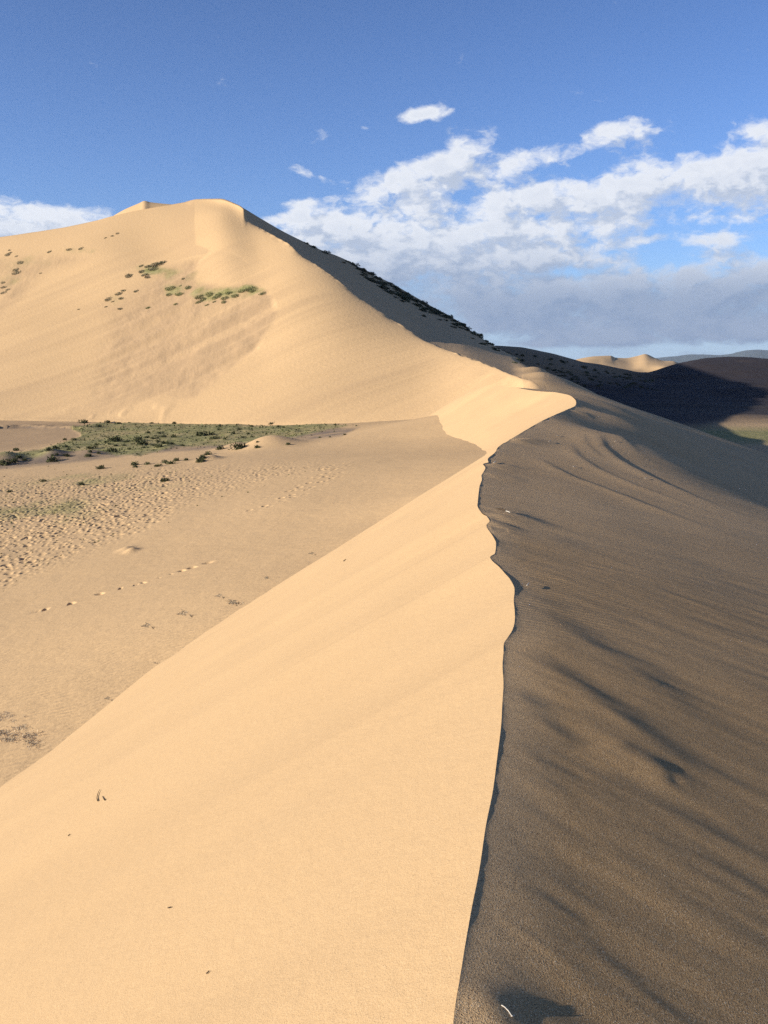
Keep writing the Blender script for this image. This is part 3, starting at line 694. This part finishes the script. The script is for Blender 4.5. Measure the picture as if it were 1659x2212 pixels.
# plain to the horizon
xs = np.linspace(-40000, 40000, 60); ysq = np.linspace(-20000, 50000, 60)
xg, yg = np.meshgrid(xs, ysq)
grid_mesh('plain', xg, yg, np.full_like(xg, -24.0), M_MTN, {'veg': xg*0+.6, 'coarse_shade': xg*0+.5, 'dirt': xg*0+.4})


# ================================================================== THINGS
def plain_mat(name, col, var=.25, rough=.9, trans=0):
    m = bpy.data.materials.new(name); m.use_nodes = True; m.node_tree.nodes.clear(); t = NT(m.node_tree)
    oi = t.node('ShaderNodeObjectInfo').outputs['Random']
    pos = t.node('ShaderNodeNewGeometry').outputs['Position']
    n_ = t.noise(pos, 7, 3, .6)
    f_ = t.m('ADD', t.m('MULTIPLY', oi, .5), t.m('MULTIPLY', t.sm(n_, .3, .7), .5))
    c = t.mix(f_, tuple(k*(1-var) for k in col), tuple(min(1, k*(1+var)) for k in col))
    bs = t.node('ShaderNodeBsdfPrincipled'); t.put(bs.inputs['Base Color'], c); bs.inputs['Roughness'].default_value = rough
    bs.inputs['Specular IOR Level'].default_value = .2
    o = t.node('ShaderNodeOutputMaterial'); t.l.new(bs.outputs[0], o.inputs[0]); return m
M_LEAF = plain_mat('shrub_leaf', (0.080, 0.080, 0.032), .4)
M_LEAFG = plain_mat('green_grass_blade', (0.20, 0.20, 0.075), .35)
M_LEAFD = plain_mat('dark_bush_leaf', (0.05, 0.060, 0.034), .35)
M_STRAWP = plain_mat('pale_straw', (0.62, 0.47, 0.29), .25)
M_STRAW = plain_mat('dry_straw', (0.44, 0.33, 0.20), .35)
M_TWIG = plain_mat('dark_twig', (0.075, 0.05, 0.03), .2)
M_PALE = plain_mat('bleached_stem', (0.55, 0.48, 0.38), .08)
M_MOUND = M_FAR

def mesh_from(name, V, F, mats, mi=None):
    me = bpy.data.meshes.new(name); me.from_pydata(V, [], F)
    for m in mats: me.materials.append(m)
    if mi: me.polygons.foreach_set('material_index', mi)
    me.update(); return me
def dome_mesh(name, seed, n=210, flat=.62, mat=None, leaf=.085, spread=1.0):
    r = random.Random(seed); V, F = [], []
    lobes = [(r.uniform(-.28, .28)*spread, r.uniform(-.28, .28)*spread, r.uniform(.20, .34), r.uniform(.3, .55)) for _ in range(7)]
    for _ in range(n):
        lx, ly, lr, lh = r.choice(lobes)
        th = r.uniform(0, 2*math.pi); ph = math.acos(r.uniform(0, 1)); k = r.uniform(.72, 1.06)
        d = Vector((math.cos(th)*math.sin(ph), math.sin(th)*math.sin(ph), math.cos(ph)))
        c = Vector((lx+d.x*lr*k, ly+d.y*lr*k, d.z*lh*flat*1.3*k))
        a = d.cross(Vector((r.gauss(0, 1), r.gauss(0, 1), r.gauss(0, 1)))).normalized(); up = (d+Vector((0, 0, .5))+.5*Vector((r.gauss(0, 1), r.gauss(0, 1), r.gauss(0, 1)))).normalized()
        s_ = leaf*r.uniform(.6, 1.5); b = len(V)
        V += [c-a*s_*.5, c+a*s_*.5, c+up*s_*1.4+a*s_*.2, c-up*s_*.3]
        F += [(b, b+1, b+2), (b, b+3, b+1)]
    # woody core that the leaves stand on
    b = len(V); m_ = 9
    for i in range(m_):
        t_ = 2*math.pi*i/m_; V.append(Vector((.36*math.cos(t_)*spread, .36*math.sin(t_)*spread, -.10)))
    for i in range(m_):
        t_ = 2*math.pi*i/m_; q = r.uniform(.8, 1.1); V.append(Vector((.24*q*math.cos(t_), .24*q*math.sin(t_), .26*flat*q)))
    V.append(Vector((0, 0, .36*flat)))
    for i in range(m_):
        j = (i+1) % m_; F += [(b+i, b+j, b+m_+j, b+m_+i), (b+m_+i, b+m_+j, b+2*m_)]
    return mesh_from(name, V, F, [mat])
def blades_mesh(name, seed, n, rx, ry, h, lean, mat, w=.02, lying=False, mats=None):
    """clump or mat of grass blades; each blade a bent tapering strip"""
    r = random.Random(seed); V, F, MI = [], [], []
    lobes = [(r.uniform(-rx, rx), r.uniform(-ry, ry)) for _ in range(9)]
    for _ in range(n):
        q = math.sqrt(r.random()); th = r.uniform(0, 2*math.pi)
        c = Vector((rx*q*math.cos(th), ry*q*math.sin(th), -.01))
        if lying:
            lb = r.choice(lobes); c = Vector((lb[0]+r.gauss(0, .085), lb[1]+r.gauss(0, .035), -.01))
        aa = r.gauss(0, .5) if lying else r.uniform(0, 2*math.pi)
        if lying and r.random() < .5: aa += math.pi
        dr = Vector((math.cos(aa), math.sin(aa), 0)); L = h*r.uniform(.5, 1.3)
        ln = r.uniform(.75, 1.0) if lying else lean*r.uniform(.4, 1.3)
        p1 = c+dr*L*.5*ln+Vector((0, 0, L*.5*math.sqrt(max(0, 1-ln*ln))+(.02*h if lying else .2*L)))
        p2 = c+dr*L*ln*1.15+Vector((0, 0, L*(.06 if lying else .85)*(1-.4*ln)))
        sd_ = Vector((-dr.y, dr.x, 0))*w*r.uniform(.6, 1.3); b = len(V)
        V += [c-sd_, c+sd_, p1-sd_*.8, p1+sd_*.8, p2]; F += [(b, b+1, b+3, b+2), (b+2, b+3, b+4)]
        k = 0 if not mats else (0 if r.random() < .75 else 1); MI += [k, k]
    return mesh_from(name, V, F, mats or [mat], MI if mats else None)
def tube_mesh(name, pts, rads, mat, sides=6):
    V, F = [], []; pts = [Vector(p) for p in pts]
    for i, p in enumerate(pts):
        tg = (pts[min(i+1, len(pts)-1)]-pts[max(i-1, 0)]).normalized(); a = tg.cross(Vector((0, 0, 1)));  a = a.normalized() if a.length > 1e-6 else Vector((1, 0, 0)); b_ = tg.cross(a)
        for k in range(sides):
            t_ = 2*math.pi*k/sides; V.append(p+(a*math.cos(t_)+b_*math.sin(t_))*rads[i])
    for i in range(len(pts)-1):
        for k in range(sides):
            F.append((i*sides+k, i*sides+(k+1) % sides, (i+1)*sides+(k+1) % sides, (i+1)*sides+k))
    F += [tuple(range(sides))[::-1], tuple(range((len(pts)-1)*sides, len(pts)*sides))]
    me = mesh_from(name, V, F, [mat]); me.polygons.foreach_set('use_smooth', [True]*len(me.polygons)); return me

bpy.context.view_layer.update()
GROUNDS = {o.name: o for o in (near_flank, slip, valley, big_dune, steppe)}
def onto(u, v, names=None):
    a, b = ray(u, v); d = Vector((float(a), 1, float(b))).normalized(); best = None
    for n_, o in GROUNDS.items():
        if names and n_ not in names: continue
        ok, loc, nrm, _ = o.ray_cast(Vector((0, 0, 0)), d)
        if ok and (best is None or loc.length < best[0].length): best = (loc.copy(), nrm.copy() if nrm.z > 0 else -nrm, n_)
    return best
def thing(name, me, label, cat, group, u, v, width, sz_=1.0, rz=None, names=None, sink=.0, align=.7, sy_=1.0, parent=None):
    h = onto(u, v, names)
    if not h: return None
    loc, nrm, _ = h; k = width*loc.y/FOC
    o = bpy.data.objects.new(name, me); COL.objects.link(o)
    rot = Vector((0, 0, 1)).lerp(nrm, align).normalized().to_track_quat('Z', 'Y')
    o.rotation_euler = (rot.to_matrix() @ Matrix.Rotation(rz if rz is not None else random.uniform(0, 6.28), 3, 'Z')).to_euler()
    o.scale = (k, k*sy_, k*sz_); o.location = loc - Vector((0, 0, sink*k))
    o['label'] = label; o['category'] = cat
    if group: o['group'] = group
    return o

DOME = [dome_mesh('shrub_crown', i, 230, .62, M_LEAF) for i in range(4)]
DARK = [dome_mesh('bush_crown', 20+i, 240, .75, M_LEAFD, .10, 1.15) for i in range(4)]
MATG = [blades_mesh('grass_clump', 40+i, 240, .5, .42, .20, .5, None, .012, mats=[M_LEAFG, M_LEAF]) for i in range(4)]
MATD = [blades_mesh('grass_clump', 50+i, 240, .5, .42, .16, .6, None, .014, mats=[M_LEAF, M_STRAW]) for i in range(3)]

# --- shrubs of the valley: (x, y, width) measured on two enlargements
def r1(p): return p[0]*.2451, 894.6+p[1]*.2451, p[2]*.2451
def r2(p): return 406.6+p[0]*.2451, 894.6+p[1]*.2451, p[2]*.2451
A1 = [(50,440,95),(120,412,65),(160,378,48),(450,410,95),(780,368,52),(595,367,40),(425,316,52),(495,302,52),(575,288,42),(612,310,35),(810,300,62),(1015,235,95),(1125,242,38),(1215,232,75),(1240,268,80),(990,330,72),(850,268,30),(940,246,30),(970,264,25),(1020,278,35),(1095,276,30),(1140,308,25),(1360,213,45),(1400,243,32),(1445,260,45),(1400,285,62),(1350,275,35),(1480,250,28),(1515,263,37),(1535,200,48),(1290,207,40),(1430,200,45),(650,226,40),(735,74,62),(945,75,42),(1025,85,42),(1055,82,27),(1335,79,26),(1535,81,32),(860,110,45),(570,225,30),(1300,164,30),(1400,168,25),(795,332,30),(870,345,30),(500,354,25),(560,359,22),(465,360,22),(215,402,40),(690,293,20),(140,317,45),(1270,295,30),(1605,274,22)]
A1s = [(885,478,66),(380,590,50),(720,622,46),(1185,445,55),(1190,464,36),(1295,440,45),(1398,458,50),(1450,425,46),(1505,434,56),(1555,408,45),(1460,590,65),(85,683,40)]
A2 = [(130,185,82),(205,178,42),(235,214,60),(320,218,26),(277,104,26),(270,137,25),(395,171,28),(485,203,34),(530,172,25),(560,201,25),(562,106,34),(745,94,46),(915,88,42),(1213,76,52),(970,72,25),(457,136,28),(370,141,20),(690,176,18),(610,244,18),(795,112,28),(845,116,18),(885,79,18),(1090,75,16),(1290,92,16),(1480,102,16),(455,298,100),(285,306,52),(610,292,44),(880,264,36),(1380,180,22),(1160,205,18),(1250,200,16)]
A2s = [(175,354,56),(135,387,60),(110,418,70),(-12,403,40)]
SPECIAL = {('a', 0): 'dark mounded shrub at the near left edge of the green valley floor',
 ('a', 3): 'low dark shrub on a shadowed hummock at the near edge of the grass',
 ('a', 4): 'dark round shrub on the near grass edge, right of the shadowed hummock',
 ('a', 11): 'broad green shrub mound, leftmost of the pair in the middle of the grass',
 ('a', 13): 'broad dark shrub right of the broad green mound in the middle of the grass',
 ('a', 33): 'low dark shrub where grass meets the big dune, far left',
 ('c', 0): 'largest dark shrub amid the grass, pale sand lip on its left',
 ('c', 13): 'dark domed shrub at the dune foot near the right end of the grass',
 ('c', 25): 'wide dark shrub on the sandy bank at the near right edge of the grass',
 ('b', 0): 'round green shrub alone on bare sand in front of the grass, with a long shadow',
 ('b', 1): 'leftmost round shrub on the trampled sand in front of the grass',
 ('b', 2): 'small round shrub on trampled sand between the two larger lone shrubs',
 ('b', 10): 'round green shrub nearest the viewer on the bare sand, with a long shadow',
 ('d', 0): 'dark shrub furthest back of three stacked shrubs on the bare sand',
 ('d', 1): 'spreading green shrub in the middle of three stacked shrubs on the bare sand',
 ('d', 2): 'dark green shrub nearest the viewer of three stacked shrubs on the bare sand'}
for key, lst, cv, big_ in (('a', A1, r1, 1), ('b', A1s, r1, 0), ('c', A2, r2, 1), ('d', A2s, r2, 0)):
    for i, p in enumerate(lst):
        u, v, w = cv(p); lab = SPECIAL.get((key, i))
        if lab is None: lab = 'small dark shrub tuft dotted on the green valley floor below the big dune' if big_ else 'round green shrub in the row on bare sand just in front of the grass'
        grp = 'shrub tufts on the green valley floor' if big_ else 'round shrubs on the bare sand before the grass'
        thing('shrub', random.choice(DOME), lab, 'shrub', grp, u, v+1.0, w*1.4, sz_=random.uniform(.85, 1.15)*(1.0 if w > 8 else 1.2), names=['valley_floor'], sink=.04, align=.2)

# --- grass clumps on the big dune's face
def r5(p): return p[0]*.3677, 474.4+p[1]*.3677, p[2]*.3677
B1 = [(690,80,32),(660,95,27),(620,106,24),(475,169,42),(405,175,45),(290,188,38),(55,179,25),(60,194,30),(45,205,50),(97,214,25),(118,252,55),(90,294,50),(97,311,65),(238,314,24),(18,369,35),(20,397,42),(45,411,36),(20,429,50)]
B2 = [(920,264,100),(900,290,72),(950,252,60),(870,275,50),(830,272,40),(830,305,50),(755,330,60),(850,325,60),(865,338,45),(725,416,36),(698,435,52),(800,420,45),(710,463,45),(637,468,60),(663,481,26),(623,511,26),(462,526,20),(705,524,40)]
B3 = [(1000,405,72),(1105,401,58),(1060,388,22),(1055,438,65),(990,441,42),(1030,496,32),(1075,347,25),(1170,455,62),(1190,470,50),(1275,452,80),(1380,449,58),(1345,432,60),(1420,420,60),(1480,412,90),(1540,434,50),(1165,485,46),(1215,502,42),(1260,482,32),(1313,484,42),(1230,440,60),(1320,462,60),(870,518,38)]
for lst, me_, lab, grp in ((B1, MATD, 'dark dry grass clump on the left shoulder of the big dune', 'grass clumps on the dune shoulder at the left edge'),
                      (B2, MATD, 'dark grass clump on the brown scar left of the big dune summit line', 'grass clumps in the upper part of the dune scar'),
                      (B3, MATG, 'green grass clump in the patch on the right side of the dune scar', 'green grass clumps low in the dune scar')):
    for i, p in enumerate(lst):
        u, v, w = r5(p)
        L_ = lab
        if lst is B2 and i == 0: L_ = 'widest dark grass clump, topmost in the brown scar of the big dune'
        if lst is B3 and i == 13: L_ = 'pale green grass clump at the right tip of the green patch on the big dune'
        if lst is B3 and i == 10: L_ = 'bright green upright grass clump in the middle of the green patch on the big dune'
        if lst is B3 and i == 0: L_ = 'lone green grass clump at the left of the green patch on the big dune'
        if lst is B1 and i == 0: L_ = 'highest small dark grass clump on the big dune, below the left skyline'
        thing('grass_clump', random.choice(me_), L_, 'grass clump', grp, u, v+.5, w*.92, sz_=.85 if lst is not B1 else .6, names=['big_dune'], align=.9, sy_=.9)

# --- bushes on the shaded side of the big dune
def r8(p): return 609.9+p[0]*.3268, 474.4+p[1]*.3268, p[2]*.3268
B4 = [(155,152,26),(200,177,32),(285,215,42),(405,280,22),(430,272,34),(480,300,42),(520,327,62),(575,352,52),(545,368,22),(560,385,40),(585,400,52),(630,387,52),(650,422,62),(670,452,62),(700,477,52),(700,417,42),(740,442,52),(755,462,42),(780,502,62),(810,527,62),(800,482,52),(840,512,52),(870,532,52),(885,562,52),(925,597,52),(930,552,52),(960,572,42),(990,592,52),(1000,614,50),(1040,612,42),(1090,642,52),(1130,664,42),(1140,692,42),(1035,656,26),(1080,662,22),(1180,692,52),(1220,714,42),(1260,750,42),(1290,762,42),(1310,777,30),(1350,802,30),(1345,815,22),(1380,812,42),(1420,837,22),(1490,877,24),(1460,852,18),(1535,942,26),(1560,910,20)]
for i, p in enumerate(B4):
    u, v, w = r8(p)
    lab = 'dark green bush on the shaded side of the big dune below its skyline'
    if i == 13: lab = 'largest dark bush clump low on the shaded side of the big dune'
    if i == 0: lab = 'topmost small dark bush on the right skyline of the big dune'
    for dv in (3, 6, 10, 15):
        o = thing('bush', random.choice(DARK), lab, 'bush', 'bushes on the shaded side of the big dune', u, v+dv-1, w*1.35, sz_=random.uniform(.45, .7), names=['big_dune'], sink=.05, align=.4)
        if o: break
rb = random.Random(5)
for i in range(60):
    u = rb.uniform(770, 1075); vs = float(silh[0](u)); w_ = float(np.interp(u, [770, 850, 950, 1075], [8, 26, 20, 8]))
    thing('bush', rb.choice(DARK), 'dark green bush on the shaded side of the big dune below its skyline', 'bush', 'bushes on the shaded side of the big dune', u, vs+3+abs(rb.gauss(0, .5))*w_, rb.uniform(7, 15), sz_=rb.uniform(.4, .65), names=['big_dune'], sink=.05, align=.4)
for i in range(95):
    u = rb.uniform(1085, 1420); v = rb.uniform(0, 1)**1.3
    top = np.interp(u, [1085, 1200, 1300, 1420], [762, 775, 800, 815]); v = top+v*np.interp(u, [1085, 1420], [50, 45])
    thing('bush', rb.choice(DARK), 'small dark bush scattered on the shaded hillside right of the big dune', 'bush', 'bushes scattered on the shaded hillside', u, v, rb.uniform(5, 11), sz_=rb.uniform(.6, .9), names=['steppe_hillside'], sink=.03, align=.2)

# --- dry grass along the foot of the slip face
STRAW = [blades_mesh('dry_grass', 60+i, 110, .5, .14, .12, .8, None, .010, lying=True, mats=[M_STRAW, M_TWIG]) for i in range(3)]
for (u, v, w, lab) in [(675,1197,42,'thin dark line of dry grass against the slip face, furthest up its foot'),(577,1248,42,'faint dry grass tuft by the slip face foot, below the furthest one'),
    (475,1289,50,'pale dry grass tuft just beyond the long tuft at the slip face foot'),(507,1302,86,'longest tuft of dry grass touching the foot of the slip face'),
    (400,1328,72,'low dry grass tuft on the ripples left of the longest tuft'),(320,1354,60,'sparse dry grass tuft on the ripples, leftmost of the line by the slip face'),
    (337,1432,30,'tiny dark grass tuft at the slip face foot above the larger near tuft'),(235,1511,38,'dark dry grass tuft at the slip face foot just above the straw mats')]:
    thing('dry_grass_tuft', random.choice(STRAW), lab, 'grass tuft', 'dry grass along the foot of the slip face', u, v, w, sz_=.8, rz=.45, names=['valley_floor'], align=.9)
MATS = [blades_mesh('straw_mat', 70+i, 900, .5, .20, .07, .8, None, .0042, lying=True, mats=[M_STRAWP, M_STRAW]) for i in range(2)]
thing('straw_mat', MATS[0], 'large mat of pale dry straw half buried in rippled sand at the left edge', 'straw mat', 'straw mats at the left edge', 48, 1587, 190, sz_=1.2, rz=.75, names=['valley_floor'], align=.95)
thing('straw_mat', MATS[1], 'smaller mat of dry straw just behind the large one at the left edge', 'straw mat', 'straw mats at the left edge', 20, 1553, 100, sz_=1.1, rz=.75, names=['valley_floor'], align=.95)

# --- twigs on the slip face and stems on the flank
def stem(name, px, r0, r1_, mat, label, cat, names, lift=.006, group=None, arch=0.0):
    pts_ = []
    for i, (u, v) in enumerate(px):
        h = onto(u, v, names)
        q = i/(len(px)-1); pts_.append(h[0]+h[1]*(lift+arch*math.sin(math.pi*q)))
    c = pts_[0].copy(); n_ = len(pts_)
    me = tube_mesh(name, [p-c for p in pts_], [r0+(r1_-r0)*i/(n_-1) for i in range(n_)], mat)
    o = bpy.data.objects.new(name, me); COL.objects.link(o); o.location = c
    if label: o['label'] = label; o['category'] = cat
    if group: o['group'] = group
    return o
SF = ['slip_face']
stem('twig', [(212,1732),(210.5,1726),(211.5,1719),(214,1712),(217,1707)], .004, .0018, M_TWIG, 'curved dark twig lying on the bright slip face near the left edge', 'twig', SF, .008)
stem('twig', [(222,1721),(224,1726),(227,1730),(229,1727)], .0025, .003, M_TWIG, 'tiny hooked twig beside the curved dark twig', 'twig', SF, .006)
stem('plant_scrap', [(148,1807),(150,1805),(152,1803)], .0035, .003, M_TWIG, 'dark speck of plant litter low on the slip face, left of the others', 'litter', SF, .006)
stem('plant_scrap', [(364,1963),(367,1962),(371,1961)], .003, .002, M_TWIG, 'short dark scrap in the middle of the bright slip face', 'litter', SF, .005)
stem('plant_scrap', [(743,1213),(745,1211),(748,1209)], .007, .004, M_TWIG, 'tiny dark scrap high on the slip face near its far foot', 'litter', SF, .01)
stem('plant_scrap', [(447,2105),(450,2102),(453,2099)], .0025, .002, M_TWIG, 'smallest dark scrap near the bottom of the bright slip face', 'litter', SF, .004)
FL = ['dune_flank']
stem('straw', [(1083,2172),(1090,2176),(1098,2184),(1106,2196)], .0014, .0018, M_PALE, 'bleached curved grass stem half buried at the bottom edge of the picture', 'grass stem', FL, .001, arch=.0)
stem('straw', [(1103,2196),(1107,2197),(1111,2195)], .0018, .0012, M_PALE, 'short broken pale stem crossing the end of the bleached grass stem', 'grass stem', FL, .003)
stem('straw', [(1137,1270),(1140,1267),(1142,1264)], .004, .003, M_PALE, 'small pale stem sticking out of the dark flank beside the crest bulge', 'grass stem', FL, .02)
stem('straw', [(1092,1109),(1096,1110),(1101,1112)], .006, .004, M_PALE, 'pale stem end on the buried dark stick by the crest', 'grass stem', FL, .03)
stem('stick', [(1070,1104),(1076,1105),(1083,1106),(1091,1109)], .008, .012, M_TWIG, 'dark buried stick on the low ridge just right of the crest', 'stick', FL, .035)
stem('straw', [(1067,1002),(1069,1000),(1070,998)], .009, .006, M_PALE, 'tiny pale stem near the far notched part of the crest', 'grass stem', FL, .02)
for (u, v) in [(1187,955),(1205,943),(1330,955),(1395,1035),(1240,1010),(1600,1000)]:
    stem('straw', [(u-2, v), (u, v-.6), (u+3, v-1)], .007, .005, M_PALE, 'minute pale stem scattered on the far part of the shaded flank', 'grass stem', FL, .02, group='pale stems scattered over the shaded flank')

ORD = lambda n: '%d%s' % (n, 'th' if 10 <= n % 100 <= 20 else {1: 'st', 2: 'nd', 3: 'rd'}.get(n % 10, 'th'))
def relabel(old, rows_, fmt, key=0):
    obs = [o for o in COL.objects if o.get('label') == old]
    pr = [(project(o.location.x, o.location.y, o.location.z), o) for o in obs]
    pr.sort(key=lambda p: p[0][1]); n = len(pr)
    for ri, rn in enumerate(rows_):
        part_ = sorted(pr[ri*n//len(rows_):(ri+1)*n//len(rows_)], key=lambda p: p[0][key])
        for i, (_, o) in enumerate(part_): o['label'] = fmt % (rn, ORD(i+1))
relabel('small dark shrub tuft dotted on the green valley floor below the big dune', ['far', 'middle', 'near'], 'dark shrub tuft in the %s strip of the green valley floor, %s from left')
relabel('round green shrub in the row on bare sand just in front of the grass', [''], 'round green shrub%s in the row on bare sand before the grass, %s from the left')
relabel('dark green bush on the shaded side of the big dune below its skyline', ['topmost', 'upper', 'lower', 'lowest'], 'dark bush on the %s quarter of the shaded dune skyline, %s from the left')
relabel('small dark bush scattered on the shaded hillside right of the big dune', ['top', 'upper', 'lower', 'bottom'], 'small dark bush in the %s band of the shaded hillside, %s from the left')
relabel('dark dry grass clump on the left shoulder of the big dune', ['upper', 'lower'], 'dark dry grass clump, %s left shoulder of the big dune, %s from left')
relabel('dark grass clump on the brown scar left of the big dune summit line', ['upper', 'lower'], 'dark grass clump, %s half of the brown dune scar, %s from left')
relabel('green grass clump in the patch on the right side of the dune scar', ['upper', 'lower'], 'green grass clump, %s half of the green dune patch, %s from left')
relabel('minute pale stem scattered on the far part of the shaded flank', [''], 'minute pale straw%s on the far shaded flank, %s from the left')
# --- loose cover nobody could count: low green tussocks and litter on the valley floor
def scatter(name, label, n, pick, seed):
    r = random.Random(seed); V, F, MI = [], [], []
    vz = ZG; cnt = 0; tries = 0
    while cnt < n and tries < n*30:
        tries += 1
        i = r.randrange(0, YG.shape[0]); j = r.randrange(60, YG.shape[1])
        if r.random() > pick[i, j]: continue
        c = Vector((XG[i, j], YG[i, j], ZG[i, j]-.01)); k = r.uniform(.4, 1.3)*.0011*YG[i, j]+.012; cnt += 1
        mi_ = 0 if r.random() < .6 else 1
        for _ in range(5):
            th = r.uniform(0, 6.28); d = Vector((math.cos(th), math.sin(th), 0)); b = len(V)
            V += [c-d*k*.8, c+d*k*.8, c+Vector((r.uniform(-.5, .5)*k, r.uniform(-.5, .5)*k, k*r.uniform(.4, 1.1)))]; F.append((b, b+1, b+2)); MI.append(mi_)
    me = mesh_from(name, V, F, [M_LEAF, M_LEAFG], MI)
    o = bpy.data.objects.new(name, me); COL.objects.link(o); o['kind'] = 'stuff'; o['label'] = label; o['category'] = 'ground cover'
scatter('ground_cover', 'low green tussocks growing across the valley floor', 1500, np.clip(grass, 0, 1)*.9+.01*hoof, 3)
scatter('plant_litter', 'dark plant litter strewn over the trampled sand', 260, np.clip(hoof*.4*np.clip(fbm(XG*.3, YG*.2, 3, 300)*2, 0, 1)+grass2*.5+dirtmask*.3, 0, 1), 4)
